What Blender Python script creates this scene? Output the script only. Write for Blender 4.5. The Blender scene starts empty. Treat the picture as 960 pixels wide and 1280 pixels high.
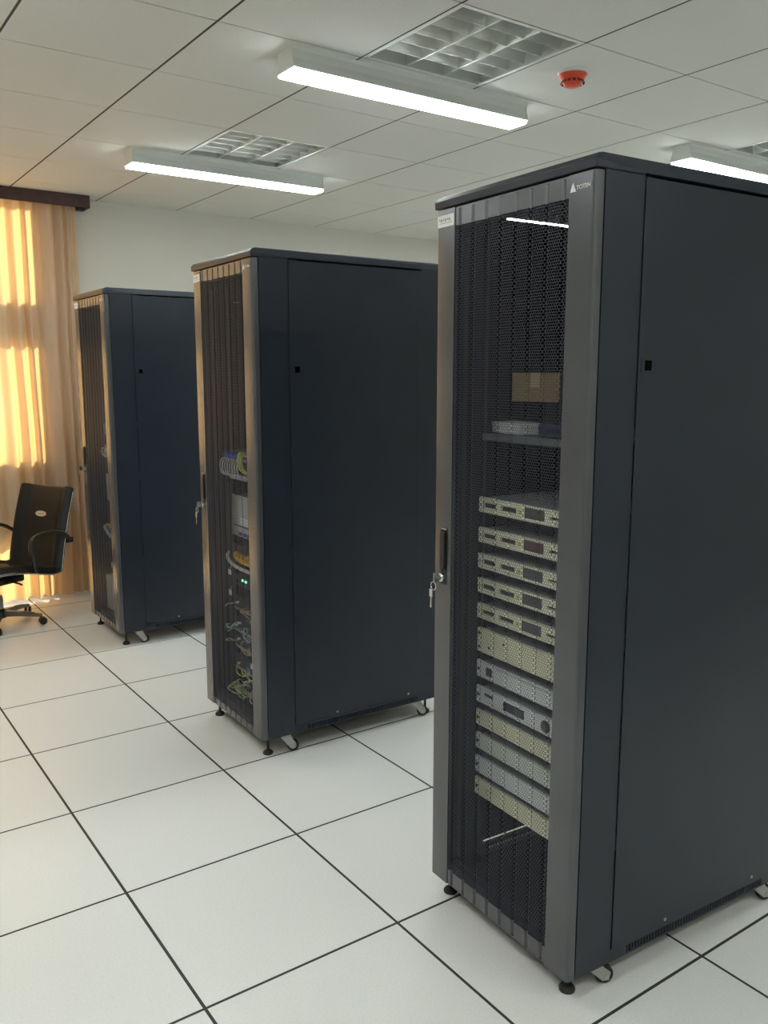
import bpy, bmesh, math, random
from mathutils import Vector, Matrix
random.seed(7)
S = bpy.context.scene
COL = S.collection
R = math.radians

# ------------------------------------------------------------------ camera
cam_d = bpy.data.cameras.new('camera')
cam = bpy.data.objects.new('camera', cam_d); COL.objects.link(cam)
cam.location = (-0.7485, -5.4510, 1.5793)
cam.rotation_euler = (R(90) - 0.157866, 0.0, -0.612419)
cam_d.sensor_fit = 'VERTICAL'; cam_d.sensor_height = 32.0
cam_d.lens = 1073.39 / 1280.0 * 32.0
cam_d.clip_start = 0.02
S.camera = cam

# ------------------------------------------------------------------ world, sun, exposure
S.view_settings.view_transform = 'Standard'; S.view_settings.look = 'None'
S.view_settings.exposure = 0.0; S.view_settings.gamma = 1.0
S.view_settings.use_curve_mapping = False
W = bpy.data.worlds.new('sky'); S.world = W; W.use_nodes = True
wn = W.node_tree.nodes; wl = W.node_tree.links
bgn = wn['Background']; bgn.inputs['Strength'].default_value = 0.40
sky = wn.new('ShaderNodeTexSky'); sky.sky_type = 'NISHITA'; sky.sun_disc = False
sky.sun_elevation = R(20); sky.sun_rotation = R(-27)
wl.new(sky.outputs['Color'], bgn.inputs['Color'])
sun_d = bpy.data.lights.new('sun', 'SUN'); sun_d.energy = 11.5; sun_d.angle = R(0.6); sun_d.color = (1.0, 0.92, 0.80)
sun = bpy.data.objects.new('sun', sun_d); COL.objects.link(sun)
sun_to = Vector((0.40, -0.80, -0.30)).normalized()       # direction the light travels
sun.rotation_euler = sun_to.to_track_quat('-Z', 'Y').to_euler()
LAMP = 29.0                                              # emission of the batten diffusers

# ------------------------------------------------------------------ materials
def mat(name, col, rough=0.5, metal=0.0, spec=0.5, nscale=0, nvar=0.0, bump=0.0, bscale=200, emit=None, estr=0, coat=0.0):
    m = bpy.data.materials.new(name); m.use_nodes = True
    nt = m.node_tree; b = nt.nodes['Principled BSDF']
    b.inputs['Base Color'].default_value = (*col, 1); b.inputs['Roughness'].default_value = rough
    b.inputs['Metallic'].default_value = metal; b.inputs['Specular IOR Level'].default_value = spec
    if coat: b.inputs['Coat Weight'].default_value = coat
    tc = nt.nodes.new('ShaderNodeTexCoord')
    if nvar:
        n = nt.nodes.new('ShaderNodeTexNoise'); n.inputs['Scale'].default_value = nscale; n.inputs['Detail'].default_value = 5
        nt.links.new(tc.outputs['Object'], n.inputs['Vector'])
        r = nt.nodes.new('ShaderNodeValToRGB'); r.color_ramp.elements[0].position = 0.3; r.color_ramp.elements[1].position = 0.7
        r.color_ramp.elements[0].color = (*[max(0, c * (1 - nvar)) for c in col], 1)
        r.color_ramp.elements[1].color = (*[min(1, c * (1 + nvar)) for c in col], 1)
        nt.links.new(n.outputs['Fac'], r.inputs['Fac']); nt.links.new(r.outputs['Color'], b.inputs['Base Color'])
    if bump:
        n2 = nt.nodes.new('ShaderNodeTexNoise'); n2.inputs['Scale'].default_value = bscale; n2.inputs['Detail'].default_value = 3
        nt.links.new(tc.outputs['Object'], n2.inputs['Vector'])
        bp = nt.nodes.new('ShaderNodeBump'); bp.inputs['Strength'].default_value = bump; bp.inputs['Distance'].default_value = 0.002
        nt.links.new(n2.outputs['Fac'], bp.inputs['Height']); nt.links.new(bp.outputs['Normal'], b.inputs['Normal'])
    if emit:
        b.inputs['Emission Color'].default_value = (*emit, 1); b.inputs['Emission Strength'].default_value = estr
    return m

M = {}
M['rack'] = mat('rack_powder_coat', (0.0150, 0.0215, 0.0355), 0.36, spec=0.5, nscale=6, nvar=0.12, bump=0.12, bscale=900)
M['door'] = mat('rack_door_paint', (0.076, 0.080, 0.088), 0.22, spec=0.75, nscale=5, nvar=0.1, bump=0.05, bscale=900)
M['mesh'] = mat('perforated_steel_paint', (0.075, 0.081, 0.105), 0.38, spec=0.5)
M['inner'] = mat('rack_inner_steel', (0.014, 0.016, 0.020), 0.5)
M['recess_shade'] = mat('recess_shade_black', (0.002, 0.002, 0.002), 0.9, spec=0.05)  # shade of the latch recess, put into the colour
M['rubber'] = mat('black_rubber', (0.012, 0.012, 0.012), 0.6)
M['chrome'] = mat('chrome', (0.75, 0.75, 0.76), 0.16, metal=1.0)
M['steel'] = mat('brushed_steel', (0.5, 0.5, 0.5), 0.38, metal=1.0, nscale=40, nvar=0.1)
M['dsteel'] = mat('dark_steel', (0.16, 0.16, 0.16), 0.35, metal=0.8)
M['caster'] = mat('caster_grey', (0.42, 0.42, 0.40), 0.4, metal=0.3)
M['server'] = mat('server_beige', (0.74, 0.74, 0.58), 0.45, nscale=30, nvar=0.06)
M['server_top'] = mat('server_zinc_cover', (0.30, 0.31, 0.31), 0.5, metal=0.1, nscale=20, nvar=0.1)
M['beige'] = mat('blank_panel_beige', (0.76, 0.74, 0.56), 0.45, nscale=20, nvar=0.06)
M['ggreen'] = mat('blank_panel_green_grey', (0.64, 0.69, 0.61), 0.45, nscale=20, nvar=0.06)
M['ggrey'] = mat('device_grey', (0.68, 0.71, 0.71), 0.4, nscale=20, nvar=0.05)
M['gdark'] = mat('vent_dark', (0.055, 0.06, 0.05), 0.6)
M['bay'] = mat('drive_bay_grey', (0.085, 0.09, 0.09), 0.45)
M['bayred'] = mat('drive_bay_maroon', (0.12, 0.055, 0.06), 0.45)
M['lcd'] = mat('lcd_dark', (0.05, 0.055, 0.06), 0.2)
M['shelf'] = mat('shelf_grey', (0.10, 0.115, 0.12), 0.45)
M['white'] = mat('white_plastic', (0.80, 0.81, 0.82), 0.4, nscale=20, nvar=0.03)
M['card'] = mat('cardboard', (0.27, 0.19, 0.095), 0.8, nscale=60, nvar=0.12, bump=0.1, bscale=300)
M['bluedev'] = mat('dark_blue_plastic', (0.03, 0.035, 0.10), 0.35)
M['label'] = mat('label_paper', (0.85, 0.85, 0.83), 0.5)
M['ink'] = mat('label_ink', (0.35, 0.35, 0.36), 0.7)
M['logo'] = mat('logo_silver', (0.78, 0.80, 0.78), 0.35, metal=0.2)
M['wallp'] = mat('wall_paint', (0.68, 0.665, 0.60), 0.85, nscale=2.0, nvar=0.02, bump=0.08, bscale=250)
M['tile'] = mat('floor_laminate', (0.84, 0.845, 0.815), 0.32, spec=0.45, nscale=170, nvar=0.045, bump=0.015, bscale=60)
M['joint'] = mat('floor_joint', (0.035, 0.037, 0.035), 0.6)
M['ctile'] = mat('ceiling_mineral_fibre', (0.75, 0.755, 0.715), 0.9, nscale=120, nvar=0.03, bump=0.15, bscale=350)
M['cgrid'] = mat('ceiling_tee', (0.07, 0.07, 0.065), 0.8)
M['lampw'] = mat('lamp_white_enamel', (0.74, 0.77, 0.74), 0.35)
M['diff'] = mat('lamp_diffuser_lit', (0.9, 0.9, 0.9), 0.4, emit=(0.935, 1.0, 0.995), estr=LAMP)
M['louv'] = mat('louvre_aluminium', (0.72, 0.74, 0.72), 0.28, metal=0.75)
M['tube'] = mat('tube_glass_unlit', (0.85, 0.85, 0.83), 0.25)
M['red'] = mat('red_dust_cap', (0.74, 0.085, 0.035), 0.35, nscale=50, nvar=0.1)
M['redd'] = mat('dark_red_slot', (0.16, 0.015, 0.012), 0.5)
M['maroon'] = mat('pelmet_maroon_wood', (0.050, 0.015, 0.013), 0.35, nscale=14, nvar=0.35)
M['alu'] = mat('window_frame', (0.55, 0.55, 0.55), 0.4, nscale=8, nvar=0.03)
M['leather'] = mat('black_leather', (0.011, 0.012, 0.013), 0.48, spec=0.32, bump=0.25, bscale=160, nscale=8, nvar=0.15)
M['blackp'] = mat('black_plastic', (0.016, 0.016, 0.017), 0.38)
M['plate'] = mat('plate_champagne', (0.62, 0.58, 0.47), 0.35, metal=0.3)
M['ground'] = mat('ground_outside', (0.40, 0.38, 0.33), 0.9, nscale=1, nvar=0.2)
for n, c in dict(c_grey=(0.50, 0.52, 0.52), c_blue=(0.035, 0.06, 0.33), c_yellow=(0.75, 0.42, 0.04), c_green=(0.30, 0.42, 0.06),
                 c_black=(0.02, 0.02, 0.022), c_teal=(0.10, 0.33, 0.25), c_tan=(0.42, 0.33, 0.20), c_white=(0.75, 0.76, 0.75),
                 c_lime=(0.48, 0.52, 0.12)).items():
    M[n] = mat(n + '_jacket', c, 0.42)
M['led'] = mat('led_green_lit', (0.1, 0.9, 0.3), 0.4, emit=(0.12, 1.0, 0.38), estr=6)
M['hwgrey'] = mat('equipment_grey', (0.50, 0.495, 0.48), 0.45, nscale=12, nvar=0.06)
M['hwdark'] = mat('equipment_dark', (0.05, 0.05, 0.062), 0.45)
M['hwedge'] = mat('equipment_edge', (0.40, 0.36, 0.28), 0.5)

# curtain: woven cloth, part of the light goes through
m = bpy.data.materials.new('curtain_cloth'); m.use_nodes = True; nt = m.node_tree
for n in list(nt.nodes): nt.nodes.remove(n)
out = nt.nodes.new('ShaderNodeOutputMaterial'); mx = nt.nodes.new('ShaderNodeMixShader'); mx.inputs[0].default_value = 0.42
df = nt.nodes.new('ShaderNodeBsdfDiffuse'); tr = nt.nodes.new('ShaderNodeBsdfTranslucent')
tcn = nt.nodes.new('ShaderNodeTexCoord'); wv = nt.nodes.new('ShaderNodeTexNoise'); wv.inputs['Scale'].default_value = 90
mp = nt.nodes.new('ShaderNodeMapping'); mp.inputs['Scale'].default_value = (1, 1, 0.08)
nt.links.new(tcn.outputs['Object'], mp.inputs['Vector']); nt.links.new(mp.outputs['Vector'], wv.inputs['Vector'])
rp = nt.nodes.new('ShaderNodeValToRGB'); rp.color_ramp.elements[0].color = (0.63, 0.555, 0.44, 1); rp.color_ramp.elements[1].color = (0.74, 0.66, 0.535, 1)
rp2 = nt.nodes.new('ShaderNodeValToRGB'); rp2.color_ramp.elements[0].color = (0.90, 0.50, 0.19, 1); rp2.color_ramp.elements[1].color = (0.97, 0.62, 0.27, 1)
nt.links.new(wv.outputs['Fac'], rp.inputs['Fac']); nt.links.new(wv.outputs['Fac'], rp2.inputs['Fac'])
nt.links.new(rp.outputs['Color'], df.inputs['Color']); nt.links.new(rp2.outputs['Color'], tr.inputs['Color'])
nt.links.new(df.outputs[0], mx.inputs[1]); nt.links.new(tr.outputs[0], mx.inputs[2]); nt.links.new(mx.outputs[0], out.inputs['Surface'])
M['curtain'] = m
# thin window glass
m = bpy.data.materials.new('window_glass'); m.use_nodes = True; nt = m.node_tree
for n in list(nt.nodes): nt.nodes.remove(n)
out = nt.nodes.new('ShaderNodeOutputMaterial'); mx = nt.nodes.new('ShaderNodeMixShader'); mx.inputs[0].default_value = 0.08
t_ = nt.nodes.new('ShaderNodeBsdfTransparent'); t_.inputs['Color'].default_value = (0.94, 0.97, 0.95, 1)
g_ = nt.nodes.new('ShaderNodeBsdfGlossy'); g_.inputs['Roughness'].default_value = 0.02
nt.links.new(t_.outputs[0], mx.inputs[1]); nt.links.new(g_.outputs[0], mx.inputs[2]); nt.links.new(mx.outputs[0], out.inputs['Surface'])
M['glass'] = m

# ------------------------------------------------------------------ mesh helpers
class MB:
    """collects boxes, prisms and tubes into one mesh"""
    def __init__(s): s.v = []; s.f = []
    def add(s, vs, fs):
        o = len(s.v); s.v += [tuple(p) for p in vs]; s.f += [tuple(i + o for i in f) for f in fs]; return s
    def box(s, x0, x1, y0, y1, z0, z1, rot=None, c=None):
        vs = [(x, y, z) for x in (x0, x1) for y in (y0, y1) for z in (z0, z1)]
        if rot is not None: vs = [tuple(rot @ Vector(p) + Vector(c or (0, 0, 0))) for p in vs]
        return s.add(vs, [(0, 1, 3, 2), (4, 6, 7, 5), (0, 4, 5, 1), (2, 3, 7, 6), (0, 2, 6, 4), (1, 5, 7, 3)])
    def prism(s, prof, axis, a, b):
        """closed 2-D profile pushed along an axis; prof gives the two other coordinates in order"""
        n = len(prof)
        def P(u, w, t):
            return (t, u, w) if axis == 'x' else ((u, t, w) if axis == 'y' else (u, w, t))
        vs = [P(u, w, a) for u, w in prof] + [P(u, w, b) for u, w in prof]
        fs = [(i, (i + 1) % n, (i + 1) % n + n, i + n) for i in range(n)] + [tuple(range(n))[::-1], tuple(range(n, 2 * n))]
        return s.add(vs, fs)
    def cyl(s, c, r, h, n=16, axis='z', r2=None):
        r2 = r if r2 is None else r2; vs = []
        for k, rr in ((0, r), (1, r2)):
            for i in range(n):
                a = 2 * math.pi * i / n; u, w = rr * math.cos(a), rr * math.sin(a)
                p = (u, w, k * h) if axis == 'z' else ((k * h, u, w) if axis == 'x' else (u, k * h, w))
                vs.append((c[0] + p[0], c[1] + p[1], c[2] + p[2]))
        return s.add(vs, [(i, (i + 1) % n, (i + 1) % n + n, i + n) for i in range(n)] + [tuple(range(n))[::-1], tuple(range(n, 2 * n))])
    def lathe(s, c, prof, n=20):
        vs = []; m_ = len(prof)
        for i in range(n):
            a = 2 * math.pi * i / n
            vs += [(c[0] + r * math.cos(a), c[1] + r * math.sin(a), c[2] + z) for r, z in prof]
        fs = [(i * m_ + k, ((i + 1) % n) * m_ + k, ((i + 1) % n) * m_ + k + 1, i * m_ + k + 1) for i in range(n) for k in range(m_ - 1)]
        return s.add(vs, fs)
    def tube(s, pts, r, n=8, sub=6, ry=None, smooth=True):
        P = [Vector(p) for p in pts]
        if smooth and len(P) > 2:
            q = [P[0] * 2 - P[1]] + P + [P[-1] * 2 - P[-2]]; o = []
            for i in range(1, len(q) - 2):
                for k in range(sub):
                    t = k / sub; a, b, c, d = q[i - 1], q[i], q[i + 1], q[i + 2]
                    o.append(0.5 * ((2 * b) + (c - a) * t + (2 * a - 5 * b + 4 * c - d) * t * t + (3 * b - a - 3 * c + d) * t ** 3))
            o.append(P[-1]); P = o
        vs = []; up = None
        for i, p in enumerate(P):
            t = (P[min(i + 1, len(P) - 1)] - P[max(i - 1, 0)]).normalized()
            if up is None: up = Vector((0, 0, 1)) if abs(t.z) < 0.9 else Vector((1, 0, 0))
            sd = t.cross(up)
            if sd.length < 1e-5: sd = t.orthogonal()
            sd.normalize(); up = sd.cross(t).normalized()
            for k in range(n):
                a = 2 * math.pi * k / n
                vs.append(p + sd * (r * math.cos(a)) + up * ((ry or r) * math.sin(a)))
        L = len(P)
        fs = [(i * n + k, i * n + (k + 1) % n, (i + 1) * n + (k + 1) % n, (i + 1) * n + k) for i in range(L - 1) for k in range(n)]
        fs += [tuple(range(n))[::-1], tuple(range((L - 1) * n, L * n))]
        return s.add(vs, fs)
    def build(s, name, material, parent=None, bevel=0, smooth=False, seg=2, loc=None):
        me = bpy.data.meshes.new(name); me.from_pydata(s.v, [], s.f)
        bm = bmesh.new(); bm.from_mesh(me)
        bmesh.ops.recalc_face_normals(bm, faces=bm.faces)
        if bevel:
            es = [e for e in bm.edges if e.is_manifold and e.calc_face_angle(0) > 0.5]
            bmesh.ops.bevel(bm, geom=es, offset=bevel, segments=seg, affect='EDGES', profile=0.5, clamp_overlap=True)
        if smooth:
            for f in bm.faces: f.smooth = True
            for e in bm.edges:
                if e.is_manifold and e.calc_face_angle(0) > R(40): e.smooth = False
        bm.to_mesh(me); bm.free()
        return obj(name, me, material, parent, loc)

def obj(name, me, material, parent=None, loc=None):
    if material is not None: me.materials.clear(); me.materials.append(material)
    o = bpy.data.objects.new(name, me); COL.objects.link(o)
    if parent: o.parent = parent
    if loc: o.location = loc
    return o
def tag(o, label=None, cat=None, group=None, kind=None):
    if label: o['label'] = label
    if cat: o['category'] = cat
    if group: o['group'] = group
    if kind: o['kind'] = kind
    return o
def thing(name, label, cat, loc=(0, 0, 0), rz=0.0, group=None):
    o = bpy.data.objects.new(name, None); COL.objects.link(o); o.empty_display_size = 0.1
    o.location = loc; o.rotation_euler = (0, 0, rz)
    return tag(o, label, cat, group)
def dup(root, loc, label, rz=None):
    r = root.copy(); COL.objects.link(r); r.location = loc; r['label'] = label
    if rz is not None: r.rotation_euler = (0, 0, rz)
    for ch in list(root.children):
        c = ch.copy(); COL.objects.link(c); c.parent = r
        for g in list(ch.children):
            d = g.copy(); COL.objects.link(d); d.parent = c
    return r
def text(name, s, size, material, parent, loc, rot, ext=0.0006):
    cu = bpy.data.curves.new(name, 'FONT'); cu.body = s; cu.size = size; cu.extrude = ext; cu.align_x = 'CENTER'; cu.align_y = 'CENTER'
    t = bpy.data.objects.new(name, cu); COL.objects.link(t)
    dg = bpy.context.evaluated_depsgraph_get()
    me = bpy.data.meshes.new_from_object(t.evaluated_get(dg)); bpy.data.objects.remove(t)
    o = obj(name, me, material, parent, loc); o.rotation_euler = rot
    return o

# ------------------------------------------------------------------ the room shell
XL, XR, YF, YB, H = -3.6, 5.4, -6.6, 0.915, 2.794
floor = tag(MB().box(XL - .2, XR + .2, YF - .2, YB + .2, -0.12, -0.0008).build('floor', M['joint']), 'raised floor of square white laminate tiles with dark joints', kind='structure')
tl = MB().box(-.2956, .2956, -.2956, .2956, -0.03, 0.0).build('floor_tile', M['tile'], floor, bevel=0.0004, seg=1)
tile_me = tl.data; first = True
for i in range(-6, 9):
    for j in range(-2, 11):
        cx, cy = 0.6 * i + 0.3, -0.6 * j + 0.3
        if cy > YB + .31 or cy < YF - .3 or cx < XL - .01 or cx > XR + .01: continue
        if cy + .3 > YB + 0.01:      # cut row along the back wall
            if not first and cy - .2965 > YB: continue
            me = MB().box(-.2956, .2956, -.2956, YB - cy, -0.03, 0.0)
            me.build('floor_tile', M['tile'], floor, bevel=0.0004, seg=1, loc=(cx, cy, 0)); continue
        if first: o = tl; first = False
        else: o = obj('floor_tile', tile_me, M['tile'], floor)
        o.location = (cx, cy, 0)

ceiling = tag(MB().box(XL - .2, XR + .2, YF - .2, YB + .2, H + 0.16, H + 0.22).build('ceiling', M['cgrid']), 'suspended ceiling of square pale mineral fibre tiles', kind='structure')
CX0, CY0 = 0.626, -3.689
ct = MB().box(-.2950, .2950, -.2972, .2972, 0.0, 0.014).build('ceiling_tile', M['ctile'], ceiling, bevel=0.001, seg=1)
LOUV = [(1.526, -2.789), (1.526, -0.989), (3.926, -2.789)]
first = True
for i in range(-8, 9):
    for j in range(-6, 9):
        cx, cy = CX0 + 0.6 * i + 0.3, CY0 + 0.6 * j + 0.3
        if cx - .3 < XL - .55 or cx + .3 > XR + .55 or cy - .3 < YF - .6: continue
        if any(abs(cx - a) < .1 and abs(cy - b) < .1 for a, b in LOUV): continue
        y1 = min(.2972, YB - cy); y0 = max(-.2972, YF - cy); x0 = max(-.2950, XL - cx); x1 = min(.2950, XR - cx)
        if y1 - y0 < .03 or x1 - x0 < .03: continue
        if y1 < .29 or y0 > -.29 or x0 > -.29 or x1 < .29:
            MB().box(x0, x1, y0, y1, 0, 0.014).build('ceiling_tile', M['ctile'], ceiling, bevel=0.001, seg=1, loc=(cx, cy, H)); continue
        if first: o = ct; first = False
        else: o = obj('ceiling_tile', ct.data, M['ctile'], ceiling)
        o.location = (cx, cy, H)
# the tee bars between the tiles, a little above the tile faces
g = MB()
for i in range(-8, 10):
    x = CX0 + .6 * i
    if XL < x < XR: g.box(x - .006, x + .006, YF, YB, H + .0015, H + .003)
for j in range(-6, 9):
    y = CY0 + .6 * j
    if YF < y < YB: g.box(XL, XR, y - .006, y + .006, H + .003, H + .0045)
# only over solid tiles: bars lie in the joint, hidden from below except in the gap
tg = g.build('ceiling_grid', M['cgrid'], ceiling)

WX0, WX1, WZ0, WZ1 = -1.30, 0.76, 0.03, 2.785
wb = MB()
wb.box(XL - .2, WX0, YB, YB + .22, -0.02, H + .2); wb.box(WX1, XR + .2, YB, YB + .22, -0.02, H + .2)
wb.box(WX0, WX1, YB, YB + .22, -0.02, WZ0); wb.box(WX0, WX1, YB, YB + .22, WZ1, H + .2)
tag(wb.build('wall_back', M['wallp']), 'off white painted back wall behind the racks', kind='structure')
tag(MB().box(XL - .2, XL, YF, YB, -0.02, H + .2).build('wall_left', M['wallp']), 'off white wall out of view on the left', kind='structure')
tag(MB().box(XR, XR + .2, YF, YB, -0.02, H + .2).build('wall_right', M['wallp']), 'off white wall out of view on the right', kind='structure')
tag(MB().box(XL - .2, XR + .2, YF - .2, YF, -0.02, H + .2).build('wall_front', M['wallp']), 'off white wall behind the camera', kind='structure')

# window in the back wall behind the curtain
wf = MB(); fy0, fy1 = YB + .06, YB + .12
for x in (WX0, WX0 + 1.035, WX1 - .06): wf.box(x, x + .06, fy0, fy1, WZ0, WZ1)
for z0, z1 in ((WZ0, WZ0 + .04), (.46, 1.03), (1.84, 2.11), (WZ1 - .03, WZ1)): wf.box(WX0, WX1, fy0 + .001, fy1 - .001, z0, z1)
win = tag(wf.build('window_1', M['alu']), 'window with broad rails behind the orange curtain', kind='structure')
for z0, z1 in ((.07, .46), (1.03, 1.84), (2.11, 2.755)):
    for x0, x1 in ((WX0 + .06, WX0 + 1.035), (WX0 + 1.095, WX1 - .06)):
        MB().box(x0, x1, YB + .088, YB + .093, z0, z1).build('pane', M['glass'], win)
tag(MB().box(-30, 30, YB + .25, 60, -0.6, -0.5).build('ground', M['ground']), 'ground outside the window', kind='structure')

# ------------------------------------------------------------------ batten lamps
def batten():
    t = thing('batten_light', '', 'lamp', group='batten lamps on the ceiling')
    L = .603
    prof = [(-.060, .0), (-.054, -.012), (-.054, -.040), (-.066, -.072), (-.066, -.078), (.066, -.078), (.066, -.072), (.054, -.040), (.054, -.012), (.060, 0)]
    MB().prism(prof, 'x', -L + .012, L - .012).build('housing', M['lampw'], t)
    for s in (-1, 1):
        MB().prism([(a * 1.03, b) for a, b in prof], 'x', s * (L - .012), s * L).build('end_cap', M['lampw'], t)
    MB().prism([(-.061, -.0785), (-.061, -.086), (-.052, -.091), (.052, -.091), (.061, -.086), (.061, -.0785)], 'x', -L + .004, L - .004).build('diffuser', M['diff'], t)
    return t
BX, BY = 1.545, -2.395
b0 = batten(); b0.location = (BX, BY, H); b0['label'] = 'lit white batten lamp beside the louvred panel, nearest to the red detector'
dup(b0, (BX - .0, BY + 1.775, H), 'lit white batten lamp farther back, close to the back wall above the middle rack')
dup(b0, (BX + 2.39, BY - .01, H), 'lit white batten lamp half hidden behind the top of the nearest rack')
for x, y, l in ((BX, -5.95, 'lit batten lamp out of view to the right of the camera'),
                (BX - 2.4, -2.395, 'lit batten lamp out of view over the left side, middle row'), (BX - 2.4, -4.13, 'lit batten lamp out of view over the left side, near row'),
                (BX - 2.4, -0.62, 'lit batten lamp out of view over the left side, far row'), (BX - 2.4, -5.95, 'lit batten lamp out of view behind the camera'),
                (BX + 2.4, -0.62, 'lit batten lamp out of view at the back on the right'), (BX + 2.4, -4.13, 'lit batten lamp out of view on the right, near row')):
    dup(b0, (x, y, H), l)

# ------------------------------------------------------------------ recessed louvre lights (unlit)
def louvre():
    t = thing('recessed_louvre_light', '', 'lamp', group='recessed louvre lamps')
    a = .297; hz = .085
    h = MB()
    h.box(-a, a, -a, a, hz, hz + .004)
    for s in (-1, 1):
        h.box(s * a - .002, s * a + .002, -a, a, .004, hz); h.box(-a, a, s * a - .002, s * a + .002, .004, hz)
    h.build('housing', M['lampw'], t)
    f = MB()
    for s in (-1, 1):
        f.box(min(s * a, s * (a - .018)), max(s * a, s * (a - .018)), -a, a, 0, .005); f.box(-a + .018, a - .018, min(s * a, s * (a - .018)), max(s * a, s * (a - .018)), 0, .005)
    f.build('frame', M['lampw'], t)
    b = a - .018
    xs = [-b, -b / 3, b / 3, b]
    def vee(x, y0, y1, w=.016):
        return MB().prism([(x - w, .058), (x - w * .45, .025), (x - .002, .004), (x + .002, .004), (x + w * .45, .025), (x + w, .058)], 'y', y0, y1)
    for x in xs[1:3]: vee(x, -b, b).build('long_blade', M['louv'], t)
    for k in range(3):
        cx = (xs[k] + xs[k + 1]) / 2; hw = (xs[k + 1] - xs[k]) / 2 - .004
        for q in range(1, 6):
            y = -b + 2 * b * q / 6
            mb = MB().prism([(y - .012, .050), (y - .004, .020), (y - .001, .006), (y + .001, .006), (y + .004, .020), (y + .012, .050)], 'x', cx - hw, cx + hw)
            mb.build('cross_blade', M['louv'], t)
        MB().cyl((cx, -b, .070), .010, 2 * b, 10, 'y').build('tube', M['tube'], t, smooth=True)
    return t
l0 = louvre(); l0.location = (*LOUV[0], H); l0['label'] = 'unlit louvred square lamp recessed in the ceiling next to the red detector'
dup(l0, (*LOUV[1], H), 'unlit louvred square lamp recessed above the farther batten lamp')
dup(l0, (*LOUV[2], H), 'unlit louvred square lamp at the top right edge, mostly outside the frame')

# ------------------------------------------------------------------ smoke detector with a red cap
sd = thing('smoke_detector', 'round detector on the ceiling tile, covered by a red dust cap', 'detector', (2.017, -2.847, H))
MB().lathe((0, 0, 0), [(0, -.012), (.056, -.012), (.063, -.006), (.063, 0.0), (0, 0)]).build('base', M['white'], sd, smooth=True)
MB().lathe((0, 0, 0), [(.0, -.058), (.026, -.057), (.034, -.050), (.052, -.022), (.060, -.0125), (0, -.0125)]).build('dust_cap', M['red'], sd, smooth=True)
for k in range(14):
    a = 2 * math.pi * k / 14
    mb = MB().box(-.0012, .0015, -.006, .006, -.010, .010, rot=Matrix.Rotation(a, 3, 'Z') @ Matrix.Rotation(R(-32), 3, 'Y'), c=(.0432 * math.cos(a), .0432 * math.sin(a), -.037))
    mb.build('slot', M['redd'], sd)

# ------------------------------------------------------------------ curtain and pelmet
pel = thing('curtain_pelmet', 'dark maroon wooden pelmet box above the orange curtain', 'pelmet', (1.135, .737, 2.712))
MB().box(-2.75, 0, 0, .018, 0, .0815).build('front_board', M['maroon'], pel, bevel=.002)
MB().box(-.018, 0, .0185, YB - .737 - .0005, 0, .0815).build('end_board', M['maroon'], pel, bevel=.002)
MB().box(-2.75, -.0185, .030, .060, .030, .050).build('curtain_track', M['alu'], pel)
MB().box(-.075, -.02, .05, .10, -.012, .030).build('end_bracket', M['blackp'], pel, bevel=.002)

cx0, cx1 = -1.50, 1.062
pts = []                              # fold line of the cloth: x, depth
x = cx1; k = 0
spec = [(.014, .0), (.024, .022), (.026, -.020), (.020, .024), (.024, -.024), (.034, .016), (.020, .022), (.026, -.052), (.066, -.012), (.030, .050), (.060, -.024), (.024, .046), (.052, -.042), (.046, .044), (.045, -.04)]
d = .0
pts.append((x, .006))
for dx, dd in spec: x -= dx; pts.append((x, dd))
while x > cx0:
    x -= random.uniform(.05, .09); k += 1
    pts.append((x, (.036 if k % 2 else -.036) * random.uniform(.6, 1.1)))
def spline(P, sub):
    o = []
    q = [P[0]] + P + [P[-1]]
    for i in range(1, len(q) - 2):
        for s in range(sub):
            t = s / sub; a, b, c, e = [Vector(p) for p in q[i - 1:i + 3]]
            o.append(0.5 * ((2 * b) + (c - a) * t + (2 * a - 5 * b + 4 * c - e) * t * t + (3 * b - a - 3 * c + e) * t ** 3))
    o.append(Vector(P[-1])); return o
line = spline(pts, 6)
ZN = 26; vs = []; fs = []; ztop, zbot = 2.752, 0.022
for r in range(ZN + 1):
    z = ztop + (zbot - ztop) * r / ZN; amp = .72 + .38 * (r / ZN)
    for i, p in enumerate(line):
        sway = .010 * math.sin(2.1 * z + .7 * math.sin(p.x * 9)) * (1 - abs(1 - 2 * r / ZN)) + .02 * (r / ZN) * max(0, min(1, (1.06 - p.x) / .4)) * .6
        vs.append((p.x + sway, p.y * amp + .004 * math.sin(3.3 * z + 5 * p.x), z))
n = len(line)
fs = [(r * n + i, r * n + i + 1, (r + 1) * n + i + 1, (r + 1) * n + i) for r in range(ZN) for i in range(n - 1)]
mb = MB(); mb.v = vs; mb.f = fs
cur = thing('curtain', 'orange beige pleated curtain glowing with sunlight in front of the window', 'curtain', (0, .815, 0))
cl = mb.build('cloth', M['curtain'], cur, smooth=False)
for p in cl.data.polygons: p.use_smooth = True
hooks = [MB().box(px_ - .004, px_ + .004, -.034, -.026, 2.735, 2.760) for px_ in (.98, .90, .82, .74, .66, .58)]
for hk in hooks: hk.build('hook', M['steel'], cur)

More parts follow.
